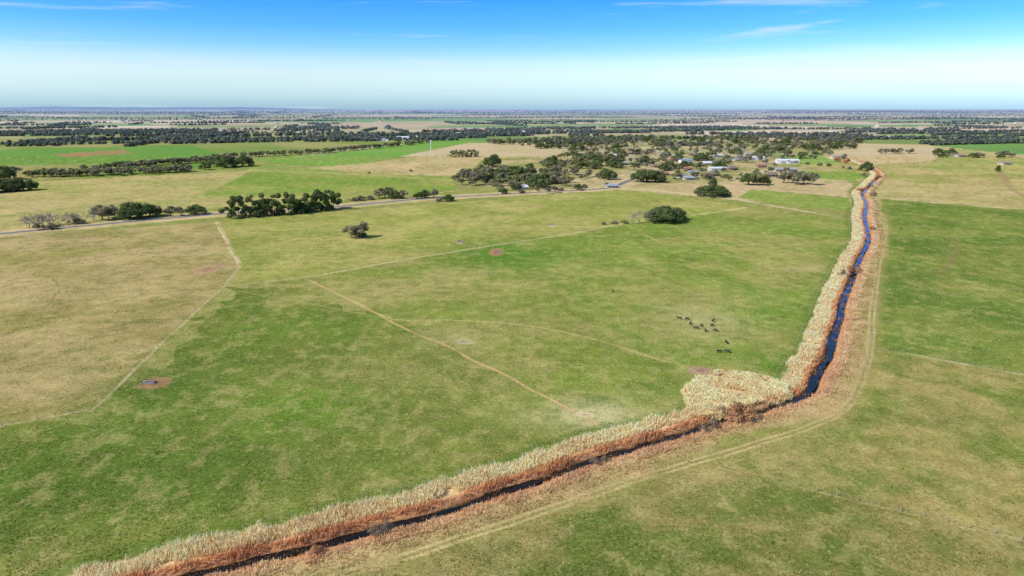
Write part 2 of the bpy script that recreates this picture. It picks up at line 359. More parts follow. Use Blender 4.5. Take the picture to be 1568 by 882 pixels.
def reed_band(n, d0, d1, hgt, cols, wmin=.1, gap=.25, es=2.2):
    i = R.choice(len(DR), n, p=wgt); d = R.uniform(d0, d1, n); j = R.uniform(-.5, .5, n)
    p = DR[i]+NNn[i]*d[:, None]+TT[i]*j[:, None]
    cl = fbm(p[:, 0]/4.5, p[:, 1]/4.5, 4)
    edge = sstep(0, 1.8, np.minimum(np.abs(d-d0), np.abs(d-d1))+es*(cl-.42))
    k = R.random(n) < edge*sstep(gap, gap+.2, cl+.1); p = p[k]; cl = cl[k]
    lodw = np.maximum(p[:, 1]/160, 1)
    h = hgt*(.35+1.05*cl)*R.uniform(.65, 1.25, len(p)); w = wmin*R.uniform(.8, 1.8, len(p))*lodw
    c = cols[R.integers(0, len(cols), len(p))]*R.uniform(.8, 1.15, len(p))[:, None]*(.72+.6*fbm(p[:, 0]/7+9, p[:, 1]/7, 4))[:, None]
    return blades(p[:, 0], p[:, 1], ground_z(p[:, 0], p[:, 1]), h, w, c)
pale = np.array([L(232,208,164), L(222,194,148), L(238,216,176), L(210,178,128), L(214,186,144)])*1.25
orng = np.array([L(216,154,110), L(226,170,126), L(200,136,94), L(218,184,138)])*1.2
pink = np.array([L(222,178,142), L(230,190,152), L(210,164,126), L(214,190,144)])*1.15
brwn = np.array([L(196,170,120), L(176,154,100), L(210,182,136), L(156,146,84)])
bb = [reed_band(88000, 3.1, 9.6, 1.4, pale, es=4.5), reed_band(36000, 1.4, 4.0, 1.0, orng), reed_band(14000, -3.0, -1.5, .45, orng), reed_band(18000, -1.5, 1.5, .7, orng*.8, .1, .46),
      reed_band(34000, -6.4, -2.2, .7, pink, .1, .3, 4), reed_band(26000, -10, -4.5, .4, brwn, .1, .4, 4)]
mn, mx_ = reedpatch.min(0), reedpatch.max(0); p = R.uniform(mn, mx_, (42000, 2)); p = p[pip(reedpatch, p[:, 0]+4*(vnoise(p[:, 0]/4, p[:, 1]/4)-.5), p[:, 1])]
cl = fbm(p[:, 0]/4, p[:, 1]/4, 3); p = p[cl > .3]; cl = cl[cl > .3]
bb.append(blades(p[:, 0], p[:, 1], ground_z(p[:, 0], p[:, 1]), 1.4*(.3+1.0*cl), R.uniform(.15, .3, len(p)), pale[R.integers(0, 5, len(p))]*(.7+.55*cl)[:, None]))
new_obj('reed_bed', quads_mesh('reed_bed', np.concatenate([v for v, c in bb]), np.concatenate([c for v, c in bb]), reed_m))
n = 230000; yy = 92*np.exp(R.random(n)**1.15*math.log(460/92)); xx = R.uniform(-.86, .86, n)*yy
cl = fbm(xx/5+3, yy/5, 3); dD = np.abs(pdist(DRAIN, xx, yy, 12)); k = (R.random(n) < sstep(.3, .62, cl)+.12) & (dD > 9); xx, yy, cl = xx[k], yy[k], cl[k]
gc = ground_colour(xx, yy)
mxd = R.random(len(xx))[:, None]; gc = gc*(R.uniform(.85, 1.25, len(xx))[:, None])
gc = np.where(mxd > .80, L(196,180,124,K), np.where(mxd < .07, gc*.65, gc))
lw = np.maximum(yy/170, 1)
V, Cc = blades(xx, yy, np.zeros(len(xx)), R.uniform(.06, .2, len(xx))*lw**.3, R.uniform(.12, .3, len(xx))*lw, gc, .6, .5, 1.1)
new_obj('pasture_grass', quads_mesh('pasture_grass', V, Cc, grass_m))
n = 5000; yy = 92*np.exp(R.random(n)*math.log(420/92)); xx = R.uniform(-.86, .86, n)*yy
k = (fbm(xx/30+8, yy/30+2, 3) > .50) & (np.abs(pdist(DRAIN, xx, yy, 14)) > 12) & (R.random(n) < np.where(xx > -.2*yy, .5, .25)); xx, yy = xx[k], yy[k]
xx = np.repeat(xx, 9); yy = np.repeat(yy, 9); m = len(xx); sz = np.repeat(R.uniform(.3, .9, m//9), 9)
V, Cc = blades(xx+R.normal(size=m)*.18*sz, yy+R.normal(size=m)*.18*sz, np.zeros(m), R.uniform(.15, .35, m)*sz, R.uniform(.1, .2, m), np.array([L(110,122,62), L(136,136,78), L(92,106,50), L(168,150,100)])[R.integers(0, 4, m)], .5, .4, 1.15)
new_obj('rush_tussocks', quads_mesh('rush_tussocks', V, Cc, grass_m))

# ---------------------------------------------------------------- trees
fol = attr_mat('foliage', .42)
def leaves(cen, rad, n, size, cols, flat=1.0, fill=.35):
    m = len(cen); wv = (rad.prod(1))**(2/3); i = R.choice(m, n, p=wv/wv.sum())
    d = R.normal(size=(n, 3)); d /= np.linalg.norm(d, axis=1)[:, None]
    r = 1-fill*R.random(n)**1.5
    p = cen[i]+d*rad[i]*r[:, None]
    nn = d*.9+R.normal(size=(n, 3))*.4+np.array([0, 0, .5]); nn /= np.linalg.norm(nn, axis=1)[:, None]
    t = np.cross(nn, R.normal(size=(n, 3))); t /= np.linalg.norm(t, axis=1)[:, None]; b2 = np.cross(nn, t)
    s = size*R.uniform(.5, 1.3, n); t *= s[:, None]*.5; b2 *= (s*flat)[:, None]*.5
    V = np.stack([p-t-b2*.4, p+t*.3-b2, p+t+b2*.4, p-t*.3+b2], 1)
    cb = R.uniform(.7, 1.3, m)[i]
    c = cols[R.integers(0, len(cols), n)]*(cb*R.uniform(.75, 1.25, n))[:, None]
    return V, c
def limb(a, b, ra, rb, col, ns=6):
    a = np.array(a, float); b = np.array(b, float); ax = b-a; ax /= np.linalg.norm(ax)
    t = np.cross(ax, [0.3, 1, .1]); t /= np.linalg.norm(t); s = np.cross(ax, t)
    an = np.linspace(0, 2*np.pi, ns+1); V = []
    for k in range(ns):
        c0, s0, c1, s1 = math.cos(an[k]), math.sin(an[k]), math.cos(an[k+1]), math.sin(an[k+1])
        V.append([a+ra*(c0*t+s0*s), a+ra*(c1*t+s1*s), b+rb*(c1*t+s1*s), b+rb*(c0*t+s0*s)])
    return np.array(V), np.tile(np.array(col), (ns, 1))
CY = np.array([(.125,.170,.062), (.165,.210,.074), (.200,.245,.085), (.130,.175,.078)])
EU = np.array([(.30,.285,.175), (.36,.335,.21), (.24,.245,.14), (.42,.37,.26)])
GUM = np.array([(.25,.28,.125), (.30,.32,.14), (.21,.245,.10)])
AUT = np.array([(.56,.30,.15), (.46,.28,.15), (.62,.38,.21)])
def build(kind, seed):
    global R
    R = np.random.default_rng(seed); P = []
    bark = (.16,.13,.10)
    if kind == 'cypress':
        P.append(limb((0,0,0), (0,0,4), .6, .4, bark))
        cen = []; rad = []
        for i in range(34):
            a = R.random()*6.28; r = R.random()**.6*5.6; z = 1.4+(1-(r/6.8)**2)*6.4*R.uniform(.2, 1)
            s = R.uniform(.9, 2.0); cen.append((r*math.cos(a), r*math.sin(a), z)); rad.append((s*1.25, s*1.25, s*.85))
            if i % 3 == 0: P.append(limb((0,0,2.5), cen[-1], .22, .06, bark, 4))
        P.append(leaves(np.array(cen), np.array(rad), 4800, .55, CY))
    elif kind in ('euca', 'gum'):
        th = R.uniform(1.4, 2.6); P.append(limb((0,0,0), (.2,0,th), .34, .24, (.40,.34,.27)))
        cen = []; rad = []
        for i in range(20):
            a = R.random()*6.28; r = R.random()**.6*4.0; z = th+.6+R.random()*(5.4-abs(r)*.5)
            s = R.uniform(.75, 1.5); cen.append((r*math.cos(a), r*math.sin(a), z)); rad.append((s*1.15, s*1.15, s*.85))
            P.append(limb((.2,0,th), cen[-1], .13, .04, (.36,.30,.24), 4))
        P.append(leaves(np.array(cen), np.array(rad), 2600, .5, EU if kind == 'euca' else GUM, fill=.6))
    elif kind == 'bare':
        col = (.50,.44,.38)
        def rec(p, d, l, r, dep):
            q_ = p+d*l; P.append(limb(p, q_, r, r*.6, col, 4))
            if dep == 0: return
            for _ in range(3 if dep > 1 else 4):
                nd = d+R.normal(size=3)*.55+np.array([0,0,.12]); nd /= np.linalg.norm(nd); rec(q_, nd, l*R.uniform(.55, .85), max(r*.55, .045), dep-1)
        for _ in range(3):
            d = np.array([R.normal()*.35, R.normal()*.35, 1.]); d /= np.linalg.norm(d); rec(np.zeros(3), d, 3.0, .22, 4)
    elif kind in ('shrub', 'autumn', 'twig'):
        cen = []; rad = []
        pal = {'shrub': EU*.9, 'autumn': AUT, 'twig': np.array([(.36,.27,.19), (.27,.21,.15), (.42,.32,.23)])}[kind]
        for i in range(14):
            a = R.random()*6.28; r = R.random()**.6*4.2; s = R.uniform(1.0, 2.2)
            cen.append((r*math.cos(a), r*math.sin(a), 1.5+R.random()*(6.0-r))); rad.append((s*1.2, s*1.2, s))
            P.append(limb((r*.2*math.cos(a), r*.2*math.sin(a), 0), cen[-1], .16, .04, (.2,.16,.12), 4))
        P.append(leaves(np.array(cen), np.array(rad), 1700, .7, pal, flat=.35 if kind == 'twig' else .8, fill=.8))
    V = np.concatenate([v for v, c in P]); c = np.concatenate([c for v, c in P])
    mt = V[:, :, 2].max(); V = V*(10/mt); V[:, :, 2] = np.maximum(V[:, :, 2], 0)
    return quads_mesh(kind, V, c, fol)
LIB = {k: [build(k, 100*i+s) for s in range(n)] for i, (k, n) in enumerate([('cypress', 4), ('euca', 6), ('gum', 3), ('bare', 3), ('shrub', 3), ('autumn', 2), ('twig', 3)])}
R = np.random.default_rng(21)
NAME = dict(cypress='cypress_tree', euca='eucalyptus_tree', gum='gum_tree', bare='bare_tree', shrub='shrub', autumn='autumn_bush', twig='leafless_bush')
def tree(kind, x, y, h, wide=1.0, rot=None):
    o = new_obj(NAME[kind], LIB[kind][R.integers(len(LIB[kind]))], loc=(x, y, float(ground_z(np.array([x]), np.array([y]))[0])-.05*h*.1))
    s = h/10; o.scale = (s*wide*R.uniform(.9, 1.1), s*wide*R.uniform(.9, 1.1), s); o.rotation_euler = (0, 0, R.random()*6.28 if rot is None else rot); return o
def tp(kind, u, v, h, wide=1.0): x, y = G(u, v); return tree(kind, x, y, h, wide)
for a in [('cypress',1018,340,12.5,1.15),('cypress',1004,339,9,1.1),('cypress',1034,337,9.5,1.0),
 ('bare',968,342,9,.8),('bare',978,341,10,.8),('bare',990,340,9,.8),('shrub',940,343,3,1.4),('shrub',925,344,2.2,1.5),('shrub',955,342,3,1.4),
 ('euca',545,364,10.5,1.1),('cypress',549,363,6,1.0),('shrub',556,362,3,1.3),
 ('cypress',200,335,13,1.2),('cypress',214,334,12,1.1),('cypress',230,331,9,1.1),('euca',157,337,12,1.2),('euca',176,335,11,1.2),('bare',143,338,11,1.2),('euca',240,331,8,1.2),('euca',262,331,8,1.2),('cypress',300,328,8,1.2),('euca',278,330,7,1.2),('euca',166,334,9,1.2),
 ('bare',45,350,9,1.4),('bare',57,349,10,1.4),('bare',68,348,10,1.4),('bare',80,346,10,1.4),('bare',92,345,9,1.4),('bare',104,344,9,1.4),('euca',60,352,5,1.4),('shrub',78,351,5,1.5),('shrub',115,343,5,1.4),('bare',120,342,8,1.4),('bare',130,341,8,1.3),
 ('cypress',1091,301,12.5,1.15),('cypress',1078,300,9.5,1.1),('cypress',1103,300,9.5,1.1),
 ('cypress',976,278,13,.9),('cypress',990,279,15,1.0),('cypress',1004,279,14,1.0),('cypress',1013,279,10,.9),
 ('cypress',1146,283,13,.9),('gum',1158,284,14,1.1),('cypress',1168,283,12,.9),('euca',1200,280,12,1.2),('euca',1215,281,14,1.2),('euca',1230,282,15,1.2),('euca',1243,283,13,1.1),('euca',1222,283,11,1.2),
 ('cypress',755,254,17,.8),('cypress',748,256,14,.8),('cypress',1455,238,13,1),('cypress',1437,237,12,1),('cypress',685,308,6,1.2),('shrub',672,309,4,1.2),
 ('gum',590,303,10,1.2),('euca',580,304,9,1.2),('cypress',605,304,8,1.1),('euca',618,304,8,1.2),('cypress',650,303,8,1.1),('euca',664,302,8,1.1),('shrub',565,306,5,1.2),('shrub',540,308,4,1.4),('shrub',552,307,5,1.4),('cypress',640,304,6,1.1),
 ('cypress',10,293,14,1.2),('cypress',-12,295,15,1.2),('cypress',28,292,13,1.1),('cypress',44,291,11,1.0),('cypress',-30,296,15,1.2),('cypress',5,276,17,1.),('euca',22,274,15,1.1),('cypress',19,293,13,1),('cypress',36,292,12,1),
 ('cypress',1327,262,13,.8),('autumn',1282,248,10,.8),('autumn',1296,250,8,1),('euca',1292,246,11,1),('cypress',315,260,10,1),('cypress',345,257,17,.9),('cypress',372,255,17,1.0),('euca',358,255,19,1.0),('cypress',332,255,14,.9),('euca',381,254,14,1),
 ('cypress',1092,285,9,.9),('cypress',1528,263,9,.6),('euca',840,296,6,1.2),('cypress',770,297,6,1),('cypress',885,290,6,1),('euca',850,295,7,1),('gum',812,290,7,1)]: tp(*a)
for a in [('twig',592,812,3.2,.8),('twig',575,818,2.6,1.0),('twig',600,806,2.4,.8),('autumn',486,846,1.6,1.0),('twig',912,712,2.2,1.2),('twig',926,706,1.6,1.2),
 ('twig',1092,655,3.0,1.0),('twig',1080,660,2.2,1.2),('autumn',1135,642,4.6,1.1),('autumn',1146,636,3.6,1.1),('autumn',1124,643,3.4,1.1),('twig',1108,634,3,1),('twig',1290,424,4.5,1.2),('autumn',1308,416,4.5,1.2),('twig',1300,428,3,1.2),
 ('twig',665,788,1.4,1.3),('twig',1196,618,2.0,1.2),('autumn',1335,352,3.0,1.2),('twig',1338,300,5,1.3),('autumn',1318,293,4,1.3),('twig',1332,286,6,1.2),('autumn',1345,272,5,1.2),('twig',1322,270,6,1.1),('shrub',1380,350,1.2,1.6)]: tp(*a)
def windbreak(name, pts, h, w, n, pal=CY):
    P = resample(GP(pts), 2.6); cen = []; rad = []
    for p in P:
        hl = h*(.86+.2*R.random())
        for _ in range(6):
            s = R.uniform(1.1, 2.4); z = R.uniform(.1, 1.0)*hl-s*.6; cen.append((p[0]+R.normal()*w*.4, p[1]+R.normal()*w*.4, max(z, 1.2))); rad.append((s*1.2, s*1.2, s))
    V1, c1 = leaves(np.array(cen), np.array(rad), n, .7, pal)
    tr = [limb((p[0], p[1], 0), (p[0], p[1], h*.6), .35, .15, (.14,.11,.09), 5) for p in P[::2]]
    V = np.concatenate([V1]+[t[0] for t in tr]); c = np.concatenate([c1]+[t[1] for t in tr]); V[:, :, 2] = np.maximum(V[:, :, 2], 0)
    new_obj(name, quads_mesh(name, V, c, fol))
windbreak('cypress_windbreak', [(355,334),(400,331),(455,327),(514,319)], 16.5, 9, 60000, CY)
windbreak('cypress_windbreak', [(690,241),(733,240)], 13.0, 7, 9000)
def scatter(poly, n, kinds, h0, h1):
    P = GP(poly); c = 0; mn, mx = P.min(0), P.max(0)
    while c < n:
        x, y = R.uniform(mn, mx)
        if pip(P, np.array([x]), np.array([y]))[0] and vnoise(np.array([x/45.]), np.array([y/45.]))[0] > R.random()*.75:
            tree(kinds[R.integers(len(kinds))], x, y, h0+(h1-h0)*R.random()**1.6, R.uniform(.9, 1.25)); c += 1
scatter([(692,284),(700,272),(735,264),(800,268),(880,266),(940,270),(955,272),(900,284),(840,291),(760,292)], 130, ['euca','euca','gum','cypress'], 6, 14)
scatter([(800,262),(860,240),(960,240),(960,262)], 55, ['euca','gum','cypress'], 6, 13)
scatter([(860,236),(900,222),(1000,217),(1200,219),(1290,232),(1250,256),(1130,262),(960,262),(900,246)], 400, ['euca','euca','gum','euca','cypress','bare'], 5, 13)
scatter([(960,274),(1000,262),(1200,262),(1250,270),(1190,276),(1060,278)], 60, ['euca','gum','shrub'], 3, 8)
scatter([(740,219),(860,212),(1000,210),(1000,218),(860,230),(760,224)], 140, ['euca','euca','cypress'], 8, 14)
scatter([(1000,212),(1190,214),(1330,214),(1310,228),(1240,230),(1190,220),(1000,219)], 140, ['euca','cypress','euca'], 8, 15)
def row(pts, step, kinds, h0, h1, w=4):
    for p in resample(GP(pts), step):
        tree(kinds[R.integers(len(kinds))], p[0]+R.normal()*w, p[1]+R.normal()*w, R.uniform(h0, h1), R.uniform(.9, 1.3))
row([(36,272),(180,267),(300,262)], 2.2, ['euca','euca','gum'], 6, 11, 9); row([(150,261),(300,249),(345,243)], 2.6, ['euca','gum','euca'], 6, 10, 8); row([(345,242),(490,235),(655,219)], 5, ['euca','gum'], 6, 10, 9)
row([(1350,236),(1392,235)], 7, ['bare','euca'], 9, 12); row([(1430,240),(1500,242),(1568,240)], 12, ['euca','cypress','bare'], 7, 12, 12)
row([(1235,252),(1330,262)], 20, ['cypress','shrub'], 3, 6); row([(800,296),(940,286)], 22, ['shrub','euca'], 3, 6)
row([(560,266),(640,262)], 60, ['shrub'], 3, 4); row([(0,275),(-300,300)], 7, ['euca','cypress'], 9, 14)

# ---------------------------------------------------------------- distant tree belts (one mass)
Vs, Cs = [], []
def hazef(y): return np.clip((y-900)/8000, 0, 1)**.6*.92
def far_trees(px, py, h, m, haze):
    n = len(px); i = np.repeat(np.arange(n), m); k = len(i)
    hh = h[i]; d = R.normal(size=(k, 3)); d /= np.linalg.norm(d, axis=1)[:, None]
    z = hh*(.52+.42*d[:, 2]); x = px[i]+d[:, 0]*hh*.5; y = py[i]+d[:, 1]*hh*.5
    s = hh*R.uniform(.22, .5, k)*.5
    nn = d+R.normal(size=(k, 3))*.35+np.array([0, 0, .5]); nn /= np.linalg.norm(nn, axis=1)[:, None]
    t = np.cross(nn, R.normal(size=(k, 3))); t /= np.linalg.norm(t, axis=1)[:, None]; b2 = np.cross(nn, t)
    p = np.stack([x, y, z], -1); t *= s[:, None]*1.3; b2 *= s[:, None]*1.3
    V = np.stack([p-t-b2*.4, p+t*.3-b2, p+t+b2*.4, p-t*.3+b2], 1); V[:, :, 2] = np.maximum(V[:, :, 2], 0)
    pal = np.array([(.16,.18,.10), (.20,.21,.12), (.13,.155,.09), (.24,.23,.15)])
    c = pal[R.integers(0, 4, n)][i]*R.uniform(.75, 1.25, k)[:, None]
    hz = haze[i][:, None]; c = c*(1-hz)+np.array([.16,.235,.345])*hz  # haze baked into leaf colour, bluer with distance
    Vs.append(V); Cs.append(c)
def belts(n, y0, y1, l0, l1, step, m, h0, h1, width):
    xs, ys = [], []
    for _ in range(n):
        y = math.exp(R.uniform(math.log(y0), math.log(y1))); x = R.uniform(-.92, .92)*y
        a = math.radians(14) if R.random() < .72 else math.radians(104)
        a += R.normal()*.12; l = R.uniform(l0, l1)*(1 if R.random() < .8 else 2); t = np.arange(0, l, step)
        if len(t) < 2: continue
        w = width*R.uniform(.3, 1.6); keep = R.random(len(t)) < R.uniform(.75, 1)
        xs.append((x+math.cos(a)*t+R.normal(size=len(t))*w)[keep]); ys.append((y+math.sin(a)*t+R.normal(size=len(t))*w)[keep])
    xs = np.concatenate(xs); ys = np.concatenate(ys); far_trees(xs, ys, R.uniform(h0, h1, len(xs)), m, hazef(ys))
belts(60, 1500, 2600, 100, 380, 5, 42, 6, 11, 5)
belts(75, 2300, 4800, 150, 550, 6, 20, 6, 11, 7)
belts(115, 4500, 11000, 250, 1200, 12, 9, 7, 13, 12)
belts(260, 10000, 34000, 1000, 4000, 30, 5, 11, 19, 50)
def far_row(pts, step, m, h0, h1, w):
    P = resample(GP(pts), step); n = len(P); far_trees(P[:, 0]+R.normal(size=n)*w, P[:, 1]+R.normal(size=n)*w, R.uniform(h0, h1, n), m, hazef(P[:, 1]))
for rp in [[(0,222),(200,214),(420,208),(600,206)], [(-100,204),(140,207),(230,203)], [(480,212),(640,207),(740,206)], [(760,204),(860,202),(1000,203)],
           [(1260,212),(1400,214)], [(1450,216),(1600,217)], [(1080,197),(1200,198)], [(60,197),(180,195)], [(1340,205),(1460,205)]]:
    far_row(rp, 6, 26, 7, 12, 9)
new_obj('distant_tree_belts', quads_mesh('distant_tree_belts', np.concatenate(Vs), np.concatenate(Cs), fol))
hm = plain('hill_haze', (.17, .26, .40), 1, var=.1, scale=.0004)  # blue aerial haze painted in as the hills' base colour
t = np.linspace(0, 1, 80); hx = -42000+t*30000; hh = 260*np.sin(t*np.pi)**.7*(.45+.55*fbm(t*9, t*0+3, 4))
V = np.concatenate([np.stack([hx, 0*hx+48000, 0*hx-5], -1), np.stack([hx, 0*hx+50000, hh], -1), np.stack([hx, 0*hx+53000, 0*hx-5], -1)])
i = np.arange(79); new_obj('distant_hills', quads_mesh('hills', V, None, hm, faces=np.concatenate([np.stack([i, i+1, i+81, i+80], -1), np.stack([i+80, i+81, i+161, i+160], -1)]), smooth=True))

# ---------------------------------------------------------------- boxes & houses
def boxes(name, lst, mat):
    V = []
    for cx, cy, cz, sx, sy, sz in lst:
        x0, x1, y0, y1, z0, z1 = cx-sx/2, cx+sx/2, cy-sy/2, cy+sy/2, cz-sz/2, cz+sz/2
        c = [(x0,y0,z0),(x1,y0,z0),(x1,y1,z0),(x0,y1,z0),(x0,y0,z1),(x1,y0,z1),(x1,y1,z1),(x0,y1,z1)]
        for f in ((0,1,5,4),(1,2,6,5),(2,3,7,6),(3,0,4,7),(4,5,6,7),(3,2,1,0)): V.append([c[k] for k in f])
    V = np.array(V, float); return quads_mesh(name, V, np.full((len(V), 3), .5), mat)
wallm = [plain('weatherboard_cream', (.55,.51,.42)), plain('weatherboard_white', (.70,.70,.68), var=.1), plain('brick_red', (.30,.15,.10)), plain('brick_tan', (.42,.32,.22))]
roofm = [plain('roof_iron_grey', (.34,.35,.37), .6), plain('roof_iron_white', (.66,.67,.69), .6, var=.1), plain('roof_tile_red', (.36,.16,.11)), plain('roof_tile_brown', (.22,.17,.14)), plain('roof_iron_blue', (.22,.29,.40), .6), plain('roof_iron_rust', (.34,.24,.18), .8)]
glass = plain('window_glass', (.04,.05,.06), .1); trimm = plain('trim_white', (.78,.78,.76), var=.08); doorm = plain('door_timber', (.12,.07,.05)); brickm = plain('chimney_brick', (.3,.16,.11))
def house_meshes(L_, W_, hip, wall, roof, vh=2.7):
    e = .5; rh = W_*.24; hx, hy = L_/2, W_/2; D = {}
    D['walls'] = boxes('walls', [(0,0,vh/2,L_,W_,vh)], wall)
    in_ = W_/2 if hip else 0
    a = [(-hx-e,-hy-e,vh-.05),(hx+e,-hy-e,vh-.05),(hx+e,hy+e,vh-.05),(-hx-e,hy+e,vh-.05)]; r0 = (-hx-e+in_,0,vh+rh); r1 = (hx+e-in_,0,vh+rh)
    V = np.array([[a[0],a[1],r1,r0],[a[2],a[3],r0,r1],[a[1],a[2],r1,r1],[a[3],a[0],r0,r0],[a[3],a[2],a[1],a[0]]], float)
    D['roof'] = quads_mesh('roof', V, np.full((5, 3), .5), roof)
    ws, fr = [], []
    for sx in (-.34, -.12, .34):
        for sy in (-1, 1):
            ws.append((sx*L_, sy*(hy+.03), 1.5, 1.6, .06, 1.1)); fr += [(sx*L_, sy*(hy+.04), 2.1, 1.8, .08, .1), (sx*L_, sy*(hy+.04), .9, 1.8, .08, .1)]
    for sy in (-.22, .22):
        for sx in (-1, 1): ws.append((sx*(hx+.03), sy*W_, 1.5, .06, 1.3, 1.1))
    D['windows'] = boxes('windows', ws, glass); D['window_frames'] = boxes('frames', fr, trimm)
    D['door'] = boxes('door', [(.12*L_, -hy-.03, 1.05, .95, .06, 2.1)], doorm)
    D['chimney'] = boxes('chimney', [(-.2*L_, .8, vh+rh*.8, .8, .6, rh*1.3)], brickm)
    vp = [(k*L_/6, -hy-2.2, 1.2, .12, .12, 2.4) for k in (-2.7, -1, 1, 2.7)]
    D['verandah_posts'] = boxes('posts', vp, trimm)
    D['verandah_roof'] = quads_mesh('ver', np.array([[(-hx,-hy-2.4,2.35),(hx,-hy-2.4,2.35),(hx,-hy,2.62),(-hx,-hy,2.62)]], float), np.full((1, 3), .5), roof)
    return D
HV = [house_meshes(13,8,True,wallm[0],roofm[0]), house_meshes(14,9,True,wallm[2],roofm[3]), house_meshes(11,8,False,wallm[1],roofm[1]), house_meshes(13,8,True,wallm[3],roofm[2]), house_meshes(12,7,False,wallm[1],roofm[4]), house_meshes(15,9,False,wallm[0],roofm[5],3.0)]
HN = ['weatherboard_house','brick_house','weatherboard_house','brick_house','weatherboard_house','farm_house']
def house(u, v, k, rot, s=1.0):
    x, y = G(u, v); e = bpy.data.objects.new(HN[k], None); bpy.context.scene.collection.objects.link(e); e.location = (x, y, 0); e.rotation_euler = (0, 0, math.radians(rot)); e.scale = (s,)*3
    for n_, me in HV[k].items(): new_obj(n_, me, e)
def shed(u, v, L_, W_, hgt, rot, wm_, rm_):
    x, y = G(u, v); e = bpy.data.objects.new('farm_shed', None); bpy.context.scene.collection.objects.link(e); e.location = (x, y, 0); e.rotation_euler = (0, 0, math.radians(rot))
    hx, hy = L_/2, W_/2; rh = W_*.16; new_obj('walls', boxes('walls', [(0,0,hgt/2,L_,W_,hgt)], wm_), e)
    a = [(-hx-.3,-hy-.3,hgt),(hx+.3,-hy-.3,hgt),(hx+.3,hy+.3,hgt),(-hx-.3,hy+.3,hgt)]; r0 = (-hx-.3,0,hgt+rh); r1 = (hx+.3,0,hgt+rh)
    new_obj('roof', quads_mesh('roof', np.array([[a[0],a[1],r1,r0],[a[2],a[3],r0,r1],[a[1],a[2],r1,r1],[a[3],a[0],r0,r0]], float), np.full((4, 3), .5), rm_), e)
    new_obj('doors', boxes('doors', [(-L_*.22,-hy-.03,hgt*.4,L_*.2,.06,hgt*.8),(L_*.2,-hy-.03,hgt*.4,L_*.2,.06,hgt*.8)], roofm[0]), e)
for (u, v, k, r) in [(801,289,2,10),(818,284,0,20),(937,287,0,5),(1043,272,4,20),(1062,266,4,15),(1052,260,3,20),(1082,252,2,10),(1097,258,0,15),
 (1128,246,0,20),(1120,260,1,30),(1180,270,1,10),(1192,262,0,15),(1015,268,3,20),(1005,256,1,10),(990,250,0,20),(1030,246,3,15),(965,236,5,10),(940,240,2,0),(915,242,3,15),(890,240,0,20),(1046,254,1,20),(1075,244,0,15),
 (1100,240,2,10),(1060,238,1,10),(1018,238,0,20),(985,234,5,15),(1165,256,3,10),(1210,262,0,10),(870,250,1,30),(1470,240,5,5),(1538,252,5,10),(1090,268,1,5),
 (1145,238,0,10),(1210,240,3,5),(1080,228,1,10),(900,230,5,20),(960,252,0,15),(930,250,3,10),(1055,275,0,10),(345,251,0,10)]: house(u, v, k, r+R.uniform(-8, 8), R.uniform(.9, 1.1))
for a in [(1156,245,28,12,4.5,8,wallm[1],roofm[1]),(1205,250,32,13,4.5,-4,wallm[1],roofm[1]),(1098,262,22,11,4,10,wallm[0],roofm[1]),(615,213,40,16,5,0,wallm[1],roofm[1]),(585,216,34,14,5,0,wallm[1],roofm[0]),
 (1050,249,20,10,4,15,wallm[1],roofm[4]),(640,212,30,14,5,0,wallm[1],roofm[1]),(1280,243,18,9,4,10,wallm[0],roofm[0])]: shed(*a)
for _ in range(26):
    y = math.exp(R.uniform(math.log(1700), math.log(5500))); x = R.uniform(-.75, .75)*y
    e = bpy.data.objects.new('farm_house', None); bpy.context.scene.collection.objects.link(e); e.location = (x, y, 0); e.rotation_euler = (0, 0, R.random()*3); e.scale = (1.5,)*3
    for n_ in ('walls', 'roof', 'windows'): new_obj(n_, HV[5 if R.random() < .6 else 2][n_], e)

# ---------------------------------------------------------------- tower, poles, fences, troughs
steel = plain('galvanised_steel', (.72,.73,.74), .45, var=.1); timber = plain('weathered_timber', (.30,.26,.21)); conc = plain('concrete', (.5,.48,.45))
x, y = G(660, 238); tw = bpy.data.objects.new('communication_tower', None); bpy.context.scene.collection.objects.link(tw); tw.location = (x, y, 0)
P_ = limb((0,0,0), (0,0,26), .8, .45, (.7,.7,.7), 10)
new_obj('mast', quads_mesh('mast', *P_, steel), tw)
new_obj('antennas', boxes('antennas', [(1.6*math.cos(a), 1.6*math.sin(a), z, .6, .6, 2.6) for a in (0, 2.1, 4.2) for z in (25.5, 21.5)]+[(0,0,24,3.8,.25,.25),(0,0,24.4,.25,3.8,.25),(0,0,20.5,3.2,.25,.25)], steel), tw)
new_obj('equipment_cabinet', boxes('cab', [(4,1,1.3,3,2.4,2.6)], wallm[1]), tw)
pole = []; 
def power_pole(x, y, r, h=11):
    e = bpy.data.objects.new('power_pole', None); bpy.context.scene.collection.objects.link(e); e.location = (x, y, 0); e.rotation_euler = (0, 0, r)
    if not pole: pole.extend([quads_mesh('pole', *limb((0,0,0), (0,0,11), .2, .14, (.3,.3,.3), 8), timber), boxes('crossarm', [(0,0,10.3,2.4,.14,.14)]+[(k,0,10.5,.1,.1,.25) for k in (-1.1,0,1.1)], timber)])
    new_obj('pole', pole[0], e); new_obj('crossarm', pole[1], e)
RP = resample(ROAD, 75)
for i in range(2, len(RP)-1):
    t_ = RP[i+1]-RP[i]; t_ /= np.linalg.norm(t_); n_ = np.array([-t_[1], t_[0]])*9; power_pole(RP[i][0]+n_[0], RP[i][1]+n_[1], math.atan2(t_[1], t_[0])+1.57)
fpm = plain('fence_post_timber', (.36,.33,.28)); 
